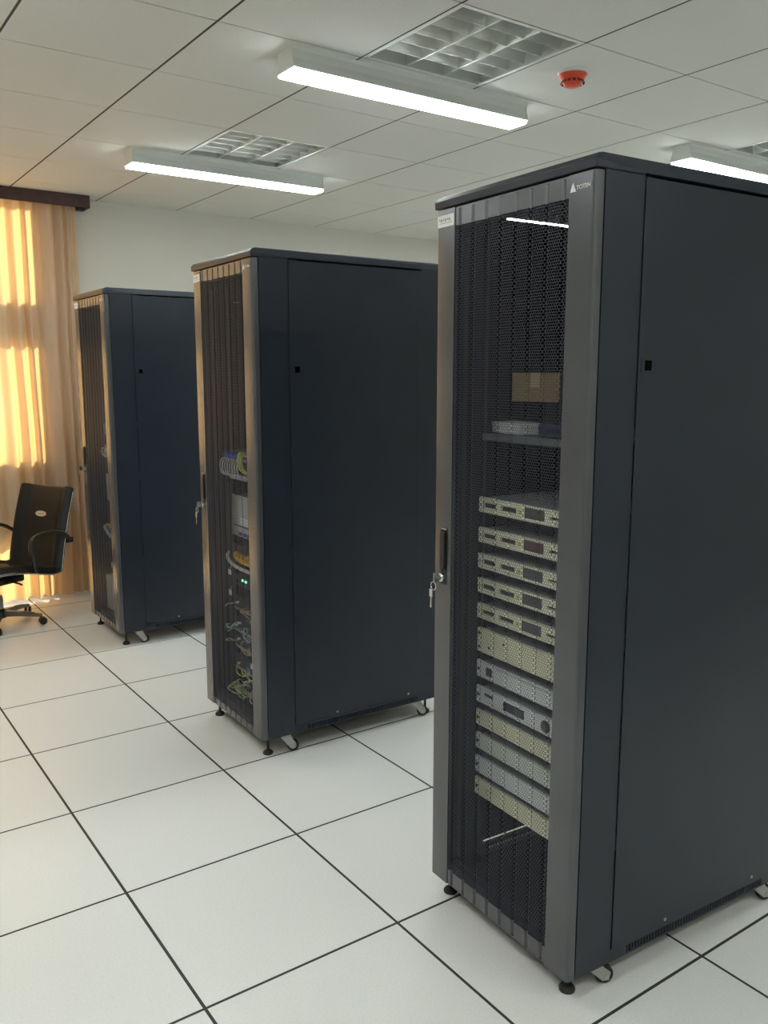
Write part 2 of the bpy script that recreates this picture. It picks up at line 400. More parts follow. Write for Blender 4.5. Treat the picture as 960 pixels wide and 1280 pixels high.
# ------------------------------------------------------------------ server racks
DEP, HW, ZP, ZT = .92, .300, 2.022, 2.060
CREASE = [.1942 - .0555 * i for i in range(8)]
def groove(y):
    d = min(abs(y - c) for c in CREASE)
    return .0085 * max(0.0, 1 - d / .0068)
def perforated(name):
    """steel sheet with honeycomb holes, pressed into vertical flutes"""
    p = .0078; Rr = p / math.sqrt(3); ri = Rr * .875; y0, y1, z0, z1 = -.216, .216, .108, 1.978
    vs = []; fs = []
    ang = [R(30 + 60 * k) for k in range(6)]
    co = [(math.cos(a), math.sin(a)) for a in ang]
    row = 0; z = z0
    while z < z1:
        off = (row % 2) * p / 2; y = y0 + off
        while y < y1:
            o = len(vs)
            for c, s in co:
                yy = y + Rr * c; vs.append((groove(yy), yy, z + Rr * s))
            for c, s in co:
                yy = y + ri * c; vs.append((groove(yy), yy, z + ri * s))
            for c, s in co:
                yy = y + ri * c; vs.append((groove(yy) + .0004, yy, z + ri * s))
            for k in range(6):
                j = (k + 1) % 6
                fs.append((o + k, o + j, o + 6 + j, o + 6 + k)); fs.append((o + 6 + k, o + 6 + j, o + 12 + j, o + 12 + k))
            y += p
        z += 1.5 * Rr; row += 1
    me = bpy.data.meshes.new(name); me.from_pydata(vs, [], fs); return me
MESH_DATA = perforated('perforated_sheet')
def margin(z0, z1):
    ys = sorted(set([-.2165, .2165] + [c + e for c in CREASE for e in (-.0068, 0, .0068)]))
    mb = MB(); vs = []
    for y in ys: vs += [(groove(y) - .0006, y, z0), (groove(y) - .0006, y, z1), (groove(y) + .001, y, z0), (groove(y) + .001, y, z1)]
    fs = []
    for i in range(len(ys) - 1):
        a = i * 4; b = a + 4
        fs += [(a, b, b + 1, a + 1), (a + 2, a + 3, b + 3, b + 2), (a + 1, b + 1, b + 3, a + 3), (a, a + 2, b + 2, b)]
    return mb.add(vs, fs)

def rack(label, loc, rz, ZB=.060):
    t = thing('server_rack', label, 'server rack', loc, rz, 'black server racks')
    # frame: corner posts, beams, base skirts
    f = MB()
    for sy in (-1, 1):
        a, b = sorted((sy * (HW - .004), sy * (HW - .050)))
        f.box(.030, .155, a, b, ZB, ZT - .03); f.box(DEP - .12, DEP - .004, a, b, ZB, ZT - .03)
        a, b = sorted((sy * (HW - .020), sy * (HW - .055)))
        f.box(.155, .205, a, b, 1.90, ZT - .03)
        a, b = sorted((sy * (HW - .004), sy * (HW - .022)))
        f.box(.155, DEP - .12, a, b, ZB, ZB + .006); f.box(.155, .215, a, b, ZB + .006, ZB + .032); f.box(.155, DEP - .12, a, b, ZB + .026, ZB + .036)
    f.box(.030, .060, -.25, .25, ZB, ZB + .05); f.box(.030, .060, -.25, .25, ZT - .08, ZT - .03); f.box(DEP - .03, DEP - .006, -.25, .25, ZB, ZB + .05); f.box(DEP - .03, DEP - .006, -.25, .25, ZT - .08, ZT - .03)
    f.build('frame', M['rack'], t)
    MB().box(.062, DEP - .032, -.276, .276, ZB + .001, ZB + .004).build('bottom_plate', M['inner'], t)
    for sy in (-1, 1):
        v = MB(); a, b = sorted((sy * (HW - .005), sy * (HW - .011))); xx = .220
        while xx < DEP - .125: v.box(xx, xx + .0055, a, b, ZB + .006, ZB + .026); xx += .0115
        v.build('vent_slots', M['rack'], t)
    # top cover with bevelled front edge
    prof = [(-.004, ZT - .034), (-.006, ZT - .016), (.004, ZT - .004), (.020, ZT), (DEP - .01, ZT), (DEP, ZT - .008), (DEP, ZT - .0305), (.15, ZT - .0305), (.15, ZT - .034)]
    cov = MB(); nn = len(prof)
    inset = [(.0, 0), (.0, 0), (.001, 0), (.006, 0), (.006, 0), (.001, 0), (0, 0), (0, 0), (0, 0)]
    cov.add([(u, -HW + inset[i][0], w) for i, (u, w) in enumerate(prof)] + [(u, HW - inset[i][0], w) for i, (u, w) in enumerate(prof)],
            [(i, (i + 1) % nn, (i + 1) % nn + nn, i + nn) for i in range(nn)] + [tuple(range(nn))[::-1], tuple(range(nn, 2 * nn))])
    cov.build('top_cover', M['rack'], t, bevel=.003)
    # side panels with a latch
    for sy in (-1, 1):
        a, b = sorted((sy * (HW - .0035), sy * (HW - .0005)))
        if sy < 0: pr = [(.1565, ZB + .038), (DEP - .1215, ZB + .038), (DEP - .1215, ZP), (.1565, ZP)]
        else: pr = [(.1585, ZB + .040), (DEP - .123, ZB + .040), (DEP - .123, ZP + .0025), (.1585, ZP + .0025)]
        sp = MB().prism(pr, 'y', a, b).build('side_panel', M['rack'], t, bevel=.001, seg=1)
        yo = sy * (HW - .0005)
        a, b = sorted((yo - sy * .001, yo + sy * .0012))
        fr = MB()
        for q in ((.166, .171, 1.585, 1.619), (.166, .205, 1.614, 1.619), (.166, .205, 1.585, 1.590), (.200, .205, 1.585, 1.619)): fr.box(q[0], q[1], a, b, q[2], q[3])
        lt = fr.build('latch', M['rack'], sp)
        MB().box(.178, .200, a, b, 1.590, 1.614).build('latch_slot_shade', M['recess_shade'], sp)  # raised box, not a hole; its near-black colour stands in for recess shade
    # screws along the lower and upper side
    for xx in (.36, .74):
        MB().cyl((xx, -HW - .0015, ZB + .052), .005, .002, 10, 'y').build('screw', M['steel'], t)
    # front door
    dr = MB()
    for s in (-1, 1):
        a, b = (s * .2145, s * .296); n_ = 5; r = .010
        pf = [(.0, a), (.0, b - s * r)] + [(r - r * math.cos(q * math.pi / 2 / n_), b - s * r + s * r * math.sin(q * math.pi / 2 / n_)) for q in range(1, n_ + 1)] + [(.026, b), (.026, b - s * .002), (.012, b - s * .03), (.012, a)]
        dr.prism([(u, w) for u, w in pf], 'z', ZB + .002, ZP)
    for z0, z1 in ((ZB + .002, ZB + .006), (ZP - .004, ZP)): dr.box(.004, .026, -.2145, .2145, z0, z1)
    dr.box(.0125, .026, -.2145, .2145, ZB + .006, ZB + .03); dr.box(.0125, .026, -.2145, .2145, ZP - .03, ZP - .004)
    door = dr.build('front_door', M['door'], t, smooth=True)
    o = obj('perforated_sheet', MESH_DATA, M['mesh'], door, (.003, 0, 0))
    mg = margin(ZB + .006, .111); ob = mg.build('bottom_margin', M['door'], door); ob.location = (.003, 0, 0)
    mg = margin(1.974, ZP - .004); ob = mg.build('top_margin', M['door'], door); ob.location = (.003, 0, 0)
    # swing handle, lock and keys on the left stile
    hy = .247
    h = MB()
    h.box(-.0008, .0006, hy - .017, hy + .017, .985, 1.150)
    h.build('handle_plate', M['rubber'], door, bevel=.0003, seg=1)
    MB().prism([(-.001, 1.028), (-.008, 1.034), (-.009, 1.125), (-.006, 1.140), (-.001, 1.142)], 'y', hy - .011, hy + .011).build('handle', M['blackp'], door, bevel=.002)
    MB().box(-.0022, -.001, hy - .013, hy + .013, 1.1445, 1.1485).build('handle_pivot', M['steel'], door)
    MB().cyl((-.012, hy - .001, 1.006), .013, .011, 18, 'x').cyl((-.020, hy - .001, 1.006), .008, .008, 14, 'x').build('lock_barrel', M['chrome'], door, smooth=True)
    kb = MB().box(-.036, -.0205, hy - .0025, hy + .0005, .996, 1.022)
    kb.tube([(-.036, hy + .012 + .012 * math.cos(q * math.pi / 5) - .012, .984 + .012 * math.sin(q * math.pi / 5)) for q in range(11)], .0012, 6, 3)
    kb.box(-.0375, -.0345, hy + .004, hy + .018, .950, .973).box(-.0372, -.0348, hy + .009, hy + .013, .918, .951)
    kb.build('keys', M['chrome'], door)
    # label plate and logo
    lp = MB().box(-.0009, .0005, .218, .290, ZP - .045, ZP - .014).build('label_plate', M['label'], door)
    ik = MB()
    for q in range(6): ik.box(-.0013, -.0008, .279 - q * .009, .284 - q * .009 + .0008 * (q % 2), ZP - .029 - .002 * (q % 2), ZP - .0235)
    ik.box(-.0013, -.0008, .226, .282, ZP - .036, ZP - .0345)
    ik.build('label_text', M['ink'], door)
    lg = MB()
    lz = ZP - .038; ly = -.226
    lg.prism([(ly, lz), (ly + .007, lz), (ly - .001, lz + .019), (ly - .003, lz + .019)], 'x', -.0015, .0005)
    lg.prism([(ly - .0022, lz), (ly - .011, lz), (ly - .0036, lz + .015)], 'x', -.0015, .0005)
    lg.build('logo_triangle', M['logo'], door)
    text('logo_letters', 'TOTEN', .0130, M['logo'], door, (-.0012, -.2605, lz + .0075), (R(90), 0, R(-90)))
    # back door
    bd = MB().box(DEP - .003, DEP + .012, -.296, .296, ZB + .002, ZP)
    bd.build('back_door', M['rack'], t, bevel=.004)
    # mounting rails
    for sy in (-1, 1):
        for xr in (.134, .70):
            a, b = sorted((sy * .2285, sy * .246)); c, d_ = sorted((sy * .246, sy * .2485))
            rl = MB().box(xr, xr + .0025, a, b, ZB + .05, ZP - .06).box(xr, xr + .03, c, d_, ZB + .05, ZP - .06)
            rl.build('mounting_rail', M['inner'], t)
    # cable duct behind the left stile
    MB().box(.060, .066, .2285, .2475, ZB + .06, ZP - .07).build('cable_duct', M['inner'], t)
    # levelling feet and casters
    for sx in (.045, DEP - .05):
        for sy in (-1, 1):
            y = sy * .254
            MB().lathe((sx, y, 0), [(0, 0), (.021, 0), (.022, .006), (.017, .013), (.009, .018), (.0055, .022), (.0055, ZB + .004), (0, ZB + .004)], 14).build('levelling_foot', M['rubber'], t, smooth=True)
    for sx in (.115, DEP - .12):
        for sy in (-1, 1):
            hw_ = .0245; top_ = ZB - .0005
            c = MB().box(-.026, .026, -.022, .022, top_ - .003, top_)
            for e in (-1, 1):
                c.prism([(-.022, top_ - .003), (.024, top_ - .003), (.048, hw_ + .012), (.044, hw_ - .010), (.026, hw_ - .010)], 'y', e * .0165 - .0015, e * .0165 + .0015)
            cs = c.build('caster', M['caster'], t); cs.location = (sx, sy * .268, 0); cs.rotation_euler = (0, 0, R(-22 if sy < 0 else 14))
            MB().lathe((0, 0, 0), [(.015, -.0105), (.0225, -.0105), (hw_, -.007), (hw_, .007), (.0225, .0105), (.015, .0105)], 22).build('wheel', M['rubber'], cs, smooth=True)
            w_ = cs.children[0]; w_.rotation_euler = (R(90), 0, 0); w_.location = (.036, 0, hw_)
            MB().cyl((.036, -.009, hw_), .016, .018, 16, 'y').build('wheel_hub', M['caster'], cs, smooth=True)
            MB().cyl((.036, -.0205, hw_), .006, .041, 12, 'y').build('axle', M['steel'], cs, smooth=True)
    return t

R1L, R2L, R3L = (.767, -3.821, 0), (.781, -2.110, 0), (.785, -.285, 0)
A1, A2, A3 = R(-3.0), R(-1.2), R(-.5)
rack('nearest black server rack with beige rack units showing through its mesh door', R1L, A1)
rack('middle black server rack with coloured cables behind its mesh door', R2L, A2, .078)
rack('farthest black server rack standing beside the orange curtain', R3L, A3, .078)

def inrack(RL, A, x, y, z):
    c, s = math.cos(A), math.sin(A)
    return (RL[0] + x * c - y * s, RL[1] + x * s + y * c, z)
FX = .1325       # face of the mounting rails

# ------------------------------------------------------------------ contents of the nearest rack
def unit_base(t, h, material, depth=.56, ear=True, top=True):
    """a chassis behind the front plate; origin at rail face, centre, bottom"""
    MB().box(.004, depth, -.222, .222, .001, h - .001).build('chassis', M['server_top'], t)
def server(z, label, bay, idx):
    t = thing('rack_server', label, 'server', inrack(R1L, A1, FX, 0, z), A1, 'one unit servers in the nearest rack')
    h = .0445
    unit_base(t, h, None)
    f = MB()                                   # light front frame around dark openings
    f.box(-.012, .0, -.2413, .2413, h - .0150, h - .0005); f.box(-.012, .0, -.2413, .2413, .0005, .0150)
    for y0, y1 in ((.222, .2413), (.143, .165), (.044, .078), (-.056, -.036), (-.2413, -.2240)): f.box(-.012, .0, y0, y1, .0150, h - .0150)
    f.box(-.012, .0, -.2240, -.056, .0150, .0185); f.box(-.012, .0, -.2240, -.056, h - .0185, h - .0150)
    f.build('front_panel', M['server'], t)
    MB().box(-.004, -.001, .165, .222, .0150, h - .0150).build('vent', M['gdark'], t)
    MB().box(-.004, -.001, .078, .143, .0150, h - .0150).build('vent', M['gdark'] if not bay else M['bayred'], t)
    MB().box(-.0125, -.001, -.036, .044, .0085, h - .0055).build('drive_bay', M['bayred'] if bay else M['bay'], t, bevel=.001, seg=1)
    MB().box(-.0128, -.0118, .055, .067, .016, h - .017).build('power_button', M['c_lime'], t)
    MB().box(-.004, -.001, -.2240, -.056, .0185, h - .0185).build('vent', M['gdark'], t)
    for y in (-.232, .232): MB().cyl((-.0145, y, h / 2), .004, .003, 10, 'x').build('screw', M['steel'], t)
    return t
names = ['topmost', 'second', 'third', 'fourth', 'fifth']
for i, z in enumerate((1.187, 1.098, 1.0205, .947, .870)):
    if i == 1: l = 'slim beige server with maroon drive bays, second from the top of its stack'
    else: l = 'slim beige server with dark grey drive bay, %s of the five from the top' % names[i]
    server(z, l, i == 1, i)

def blank(z, h, m_, label, kind):
    t = thing('rack_unit', label, 'rack unit', inrack(R1L, A1, FX, 0, z), A1, 'plain rack units in the nearest rack')
    unit_base(t, h, None)
    MB().box(-.010, -.0005, -.2413, .2413, .0005, h - .0005).build('front_panel', m_, t, bevel=.0012, seg=1)
    for y in (-.231, .231):
        for zz in ((h / 2,) if h < .06 else (.016, h - .016)):
            MB().cyl((-.0125, y, zz), .0045, .003, 10, 'x').build('screw', M['gdark'], t)
    return t
u = blank(.766, .074, M['beige'], 'tall beige blank rack unit directly under the five servers', 0)
for y, z in ((.185, .022), (.12, .05)): MB().cyl((-.0118, y, z), .004, .0022, 10, 'x').build('plug_hole', M['gdark'], u)
u = blank(.688, .052, M['ggrey'], 'grey rack unit with one dark square button at its left end', 1)
MB().box(-.0125, -.009, .170, .196, .014, .038).build('button', M['gdark'], u, bevel=.001, seg=1)
MB().box(-.0112, -.009, -.215, .150, .0445, .0458).build('trim_line', M['server_top'], u)
u = blank(.608, .052, M['ggrey'], 'grey rack unit with a dark display and a round dial', 2)
MB().box(-.0125, -.009, .026, .114, .014, .040).build('display', M['lcd'], u, bevel=.001, seg=1)
MB().box(-.0120, -.009, .165, .200, .030, .037).build('switch', M['gdark'], u)
MB().box(-.0132, -.0124, .034, .060, .018, .036).build('display_icon', M['bay'], u)
d_ = MB().lathe((0, 0, 0), [(.0, .008), (.011, .008), (.013, .002), (.018, .0005), (.018, 0)], 20).build('dial', M['bay'], u, smooth=True)
d_.rotation_euler = (0, R(-90), 0); d_.location = (-.0102, -.062, .026)
blank(.536, .049, M['beige'], 'beige blank rack unit just under the unit with the dial', 3)
blank(.461, .050, M['ggreen'], 'greenish grey blank rack unit, third from the bottom', 4)
blank(.384, .053, M['ggrey'], 'bluish grey blank rack unit, second from the bottom', 5)
blank(.312, .055, M['beige'], 'beige blank rack unit, lowest in the nearest rack', 6)

sh = thing('rack_shelf', 'dark grey shelf in the upper part of the nearest rack', 'shelf', inrack(R1L, A1, FX, 0, 1.396), A1)
MB().box(.004, .55, -.224, .224, .014, .0175).build('tray', M['shelf'], sh)
MB().box(-.004, .0, -.2413, .2413, .0, .0175).build('front_lip', M['shelf'], sh)
wbx = thing('white_box', 'flat white box lying on the shelf of the nearest rack', 'box', inrack(R1L, A1, FX + .095, .205, 1.4136), R(-14))
MB().box(-.040, .040, -.078, .078, 0, .031).build('body', M['white'], wbx, bevel=.002)
MB().box(-.042, .042, -.080, .080, .020, .0315).build('lid', M['white'], wbx, bevel=.002)
bd = thing('dark_blue_device', 'dark blue device on the shelf right of the white box', 'device', inrack(R1L, A1, FX + .085, -.015, 1.4136), R(-14))
MB().box(-.05, .05, -.075, .075, .004, .036).build('body', M['bluedev'], bd, bevel=.004)
for q in range(4): MB().box(-.0518, -.0498, -.05 + q * .022, -.038 + q * .022, .012, .022).build('port', M['rubber'], bd)
for a in (-.04, .04):
    for b in (-.06, .06): MB().cyl((a, b, 0), .006, .004, 8).build('foot', M['rubber'], bd)
wa = thing('white_adapter', 'small white adapter at the right end of the shelf', 'adapter', inrack(R1L, A1, FX + .035, -.145, 1.4136), R(-15))
MB().box(-.018, .018, -.03, .03, 0, .034).build('body', M['white'], wa, bevel=.003)
MB().tube([(.018, 0, .016), (.05, .0, .014), (.09, -.02, .006), (.14, .0, .004)], .002, 6, 4).build('cord', M['c_white'], wa)
db = thing('dark_equipment_case', 'dark equipment case under the cardboard box on the upper shelf', 'case', inrack(R1L, A1, FX + .315, .135, 1.4136), R(10))
MB().box(-.12, .12, -.075, .075, .004, .090).build('body', M['inner'], db, bevel=.004)
for a in (-.1, .1):
    for b in (-.06, .06): MB().cyl((a, b, 0), .008, .004, 8).build('foot', M['rubber'], db)
cb = thing('cardboard_box', 'brown cardboard box on the dark case in the nearest rack', 'box', inrack(R1L, A1, FX + .205, .178, 1.5045), R(14))
MB().box(-.10, .10, -.078, .078, 0, .080).build('body', M['card'], cb, bevel=.0015, seg=1)
MB().box(-.1012, .1012, -.079, -.001, .080, .0825).build('flap', M['card'], cb)
MB().box(-.1012, .1012, .001, .079, .080, .0825).build('flap', M['card'], cb)
MB().box(-.1018, -.1002, -.015, .015, .040, .0825).build('tape', M['c_tan'], cb)

# ------------------------------------------------------------------ contents of the middle rack
def unit(RL, A, z, h, m_, name, label, cat, group=None, edge=None, ports=0, depth=.42, pm='rubber', y1=.222):
    t = thing(name, label, cat, inrack(RL, A, FX, 0, z), A, group)
    MB().box(.004, depth, -.222, .222, .001, h - .001).build('chassis', M['hwdark'], t)
    MB().box(-.010, -.0005, -.2413, .2413, .0005, h - .0005).build('front_panel', m_, t, bevel=.001, seg=1)
    if edge:
        MB().box(-.016, -.0105, -.235, .235, .0005, .010).build('bottom_edge', edge, t)
    for k in range(ports):
        y = .19 - k * .38 / max(1, ports - 1)
        MB().box(-.0125, -.0098, y - .008, y + .008, h * .35, h * .35 + .013).build('port', M[pm], t)
    return t
def cable(name, label, cat, pts, r, m_, RL, A, group=None, plug=None):
    t = thing(name, label, cat, inrack(RL, A, *pts[0]), A, group)
    p0 = Vector(pts[0]); q = [Vector(p) - p0 for p in pts]
    MB().tube(q, r, 6, 5).build('jacket', m_, t, smooth=True)
    if plug:
        MB().box(-.012, .0, -.0055, .0055, -.0045, .0045).build('plug', plug, t)
    return t
ORD = ['leftmost', 'second from the left', 'third from the left', 'fourth from the left', 'fifth from the left', 'sixth from the left', 'seventh from the left', 'eighth from the left', 'ninth from the left', 'tenth from the left', 'eleventh from the left', 'twelfth from the left', 'thirteenth from the left', 'fourteenth from the left']
pp = unit(R2L, A2, 1.160, .088, M['hwdark'], 'patch_bay', 'dark patch panel with grey loops and blue plugs at the top of the middle rack', 'patch bay', ports=12)
MB().box(-.0135, -.0104, -.2, -.085, .046, .080).build('label_strip', M['white'], pp)
for k in range(8):
    y = .205 - k * .026
    cable('patch_cable', 'grey patch cable looping from the dark patch bay, ' + ORD[k], 'cable',
          [(FX - .0235, y, 1.212), (FX - .055, y, 1.216), (FX - .072, y - .003, 1.190), (FX - .066, y - .012, 1.150), (FX - .040, y - .05, 1.142), (FX - .03, y - .09, 1.146)],
          .0032, M['c_grey'], R2L, A2, 'grey patch cables on the patch bay', M['c_white'])
for k in range(5):
    y = .192 - k * .030
    cable('patch_cable', 'blue patch cable in the top row of the patch bay, ' + ORD[k], 'cable',
          [(FX - .0235, y, 1.234), (FX - .048, y, 1.244), (FX - .062, y - .010, 1.236), (FX - .058, y - .032, 1.224), (FX - .05, y - .05, 1.226)],
          .0055, M['c_blue'], R2L, A2, 'blue patch cables on the patch bay', M['c_blue'])
for k in range(3):
    y = .032 - k * .016
    cable('patch_cable', 'green patch cable beside the white strip of the patch bay, ' + ORD[k], 'cable',
          [(FX - .0235, y, 1.236), (FX - .05, y, 1.25), (FX - .062, y - .004, 1.226), (FX - .058, y - .014, 1.18), (FX - .045, y - .06, 1.16)],
          .0052, M['c_lime'] if k != 1 else M['c_green'], R2L, A2, 'green patch cables on the patch bay', M['c_white'])
unit(R2L, A2, 1.118, .016, M['c_grey'], 'cable_bar', 'thin light grey bar under the patch panel', 'cable bar', depth=.05)
gb = unit(R2L, A2, .862, .185, M['hwgrey'], 'equipment_case', 'tall grey equipment case with a pale strip in the middle rack', 'case')
MB().box(-.0135, -.0104, -.235, .130, .055, .090).build('pale_strip', M['c_white'], gb)
MB().box(-.0125, -.0104, -.235, .200, .046, .052).build('seam', M['hwdark'], gb)
for k in range(3): MB().box(-.018, -.0104, .03 + k * .045, .055 + k * .045, .008, .022).build('plug', M['c_blue'], gb)
ft = unit(R2L, A2, .735, .085, M['hwdark'], 'fibre_switch', 'switch with yellow cables bundled across its face', 'switch', ports=8)
MB().tube([(-.012, .225, .055), (-.050, .20, .038), (-.065, .12, .016), (-.068, .0, .008), (-.055, -.15, .010), (-.012, -.23, .012)], .0075, 8, 5).build('front_rail', M['c_grey'], ft)
for k in range(9):
    y = .135 - k * .034; dz = random.uniform(-.010, .010)
    cable('fibre_cable', 'yellow cable across the switch in the middle rack, ' + ORD[k], 'cable',
          [(FX - .0235, y, .785 + dz), (FX - .045, y - .01, .793 + dz), (FX - .058, y - .04, .777 + dz), (FX - .054 + .004 * (k % 3), max(-.212, y - .10), .762 + dz), (FX - .042, max(-.215, y - .14), .756 + dz)],
          .0048, M['c_yellow'], R2L, A2, 'yellow cables in the middle rack', M['c_tan'])
ls = unit(R2L, A2, .628, .048, M['hwdark'], 'network_switch', 'dark switch with two lit green lamps in the middle rack', 'switch', ports=6)
for y in (.128, .094): MB().box(-.0135, -.0098, y - .0045, y + .0045, .030, .038).build('indicator', M['led'], ls)
lab = [('tan edged dark equipment shelf, upper of the cabled rows', .515), ('dark equipment row with teal cables in the middle rack', .412),
       ('tan edged dark equipment row above the white plug', .335), ('tan edged dark equipment row below the white plug', .232)]
for i, (l, z) in enumerate(lab):
    unit(R2L, A2, z, .062, M['hwdark'], 'network_unit', l, 'network unit', 'network units in the middle rack', edge=M['hwedge'] if i != 1 else M['c_grey'], ports=7, pm='bay')
def wild(n, z0, z1, m_, label, group, r=.003, name='patch_cable', y0=.19, y1=-.2):
    for k in range(n):
        y = y0 + (y1 - y0) * (k + random.random() * .6) / n; z = random.uniform(z0, z1); s = random.choice((-1, 1))
        P = [(FX - .0235, y, z), (FX - .045, y + s * .01, z + random.uniform(-.01, .015)), (FX - .06, y + s * .04, z - random.uniform(.0, .03)),
             (FX - .055, y + s * .09, z - random.uniform(.01, .04)), (FX - .035, y + s * .12, z - random.uniform(.02, .05))]
        P = [(a, max(-.228, min(.228, b)), c) for a, b, c in P]
        cable(name, label + ', ' + ORD[k], 'cable', P, r, M[m_], R2L, A2, group, M['c_white'] if k % 3 == 0 else None)
wild(4, .545, .568, 'c_tan', 'tan cable strung over the upper cabled row', 'tan cables in the middle rack')
wild(3, .535, .560, 'c_lime', 'lime cable at the right of the upper cabled row', 'lime cables in the middle rack', y0=-.08)
wild(6, .435, .470, 'c_teal', 'teal cable across the second cabled row', 'teal cables in the middle rack')
wild(4, .440, .470, 'c_grey', 'grey cable across the second cabled row', 'grey cables across the second row')
wild(5, .36, .39, 'c_tan', 'tan cable strung over the third cabled row', 'tan cables over the third row')
wild(4, .26, .29, 'c_lime', 'lime cable over the lowest cabled row', 'lime cables over the lowest row')
wp = thing('white_plug', 'large white plug lying over a blue plug low in the middle rack', 'plug', inrack(R2L, A2, FX - .02, -.02, .297), A2)
MB().box(-.03, .0, -.075, .005, 0, .022).build('body', M['white'], wp, bevel=.003)
MB().box(-.028, -.002, -.001, .05, -.030, -.004).build('socket', M['bluedev'] if False else M['c_blue'], wp, bevel=.003)
cu = unit(R2L, A2, .118, .022, M['hwgrey'], 'cable_tray', 'low tray under a tangle of lime cables at the foot of the middle rack', 'tray', depth=.3)
for k in range(14):
    y = .20 - k * .028; m_ = random.choice(('c_lime', 'c_lime', 'c_green', 'c_grey', 'c_tan'))
    cl_ = {'c_lime': 'lime', 'c_green': 'green', 'c_grey': 'grey', 'c_tan': 'tan'}[m_]
    z = random.uniform(.15, .20)
    P = [(FX - .016, y, z), (FX - .04, y - .02, z + .025), (FX - .07, y + random.uniform(-.06, .06), z + random.uniform(-.02, .02)), (FX - .06, y + random.uniform(-.09, .09), z - .02),
         (FX - .03, y + random.uniform(-.09, .09), .150)]
    P = [(a, max(-.228, min(.226, b)), max(.146, c)) for a, b, c in P]
    cable('loose_cable', '%s cable in the tangle low in the middle rack, %s' % (cl_, ORD[k]), 'cable', P, .003, M[m_], R2L, A2, '%s cables tangled at the foot of the middle rack' % cl_)
for k in range(3):
    y = .212 - k * .014
    cable('power_cable', 'dark cable running down the left side inside the middle rack, ' + ORD[k], 'cable',
          [(FX - .03, y, 1.10), (FX - .035, y + .004, .9), (FX - .028, y - .004, .7), (FX - .036, y + .003, .45), (FX - .03, y, .25)], .0045, M['c_black'], R2L, A2, 'dark vertical cables in the middle rack')
for zz, l in ((.695, 'small white tag hanging at the left under the yellow cables'), (.60, 'small white tag at the left below the green lamps')):
    tg_ = thing('cable_tag', l, 'tag', inrack(R2L, A2, FX - .045, .19, zz), A2)
    MB().box(-.001, .001, -.014, .014, -.012, .012).build('paper', M['label'], tg_); MB().tube([(0, 0, .012), (.012, .004, .03), (.014, .01, .05)], .001, 5, 3).build('string', M['c_white'], tg_)

# ------------------------------------------------------------------ contents of the farthest rack
bp = thing('battery_pack', 'grey battery pack of upright panels at the foot of the farthest rack', 'battery pack', inrack(R3L, A3, FX, 0, .112), A3)
MB().box(.004, .45, -.222, .222, .0, .225).build('chassis', M['hwdark'], bp)
for k in range(4):
    MB().box(-.050, .003, .212 - .107 * k - .100, .212 - .107 * k, .004, .220).build('front_panel', M['hwgrey'], bp, bevel=.003)
unit(R3L, A3, .60, .046, M['hwdark'], 'network_switch', 'dark switch with yellow and blue cables in the farthest rack', 'switch', ports=8)
for k in range(6):
    y = .10 - k * .035
    cable('fibre_cable', 'yellow cable above the switch in the farthest rack, ' + ORD[k], 'cable',
          [(FX - .0235, y, .628), (FX - .05, y, .660), (FX - .062, y - .015, .675), (FX - .05, y - .05, .660), (FX - .035, y - .07, .648)], .0065, M['c_yellow'], R3L, A3, 'yellow cables in the farthest rack')
cable('patch_cable', 'thick pale blue cable slanting under the yellow ones in the farthest rack', 'cable',
      [(FX - .05, .17, .650), (FX - .062, .13, .640), (FX - .064, .06, .615), (FX - .060, 0, .600), (FX - .05, -.05, .590)], .011, mat('c_paleblue_jacket', (.33, .43, .55), .4), R3L, A3)
u3 = unit(R3L, A3, .80, .17, M['hwgrey'], 'equipment_case', 'tall grey equipment case in the farthest rack', 'case')
MB().box(-.014, -.0104, -.2, .11, .07, .085).build('seam', M['hwdark'], u3)
unit(R3L, A3, 1.215, .07, M['c_teal'], 'media_converter', 'green faced unit in the upper part of the farthest rack', 'network unit', ports=4)
unit(R3L, A3, 1.10, .05, M['hwgrey'], 'patch_bay', 'grey patch panel under the green unit in the farthest rack', 'patch bay', ports=10)
for k in range(5):
    y = .14 - k * .05
    cable('patch_cable', 'grey patch cable looping at the grey panel of the farthest rack, ' + ORD[k], 'cable',
          [(FX - .0235, y, 1.125), (FX - .05, y, 1.14), (FX - .062, y - .01, 1.115), (FX - .05, y - .03, 1.09), (FX - .04, y - .06, 1.095)], .004, M['c_grey'], R3L, A3, 'grey cables in the farthest rack', M['c_white'])
wq = thing('white_plug', 'small square white plug above the battery pack in the farthest rack', 'plug', inrack(R3L, A3, FX - .012, .135, .40), A3)
MB().box(-.02, .0, -.018, .018, -.016, .016).build('body', M['white'], wq, bevel=.002)
MB().tube([(0, 0, 0), (.01, .0, .03), (.012, .03, .09), (.008, .05, .2)], .003, 6, 4).build('cord', M['c_white'], wq)
us = unit(R3L, A3, .372, .05, M['hwdark'], 'power_strip', 'dark power strip unit behind the small white plug', 'power strip', ports=6, pm='bay')

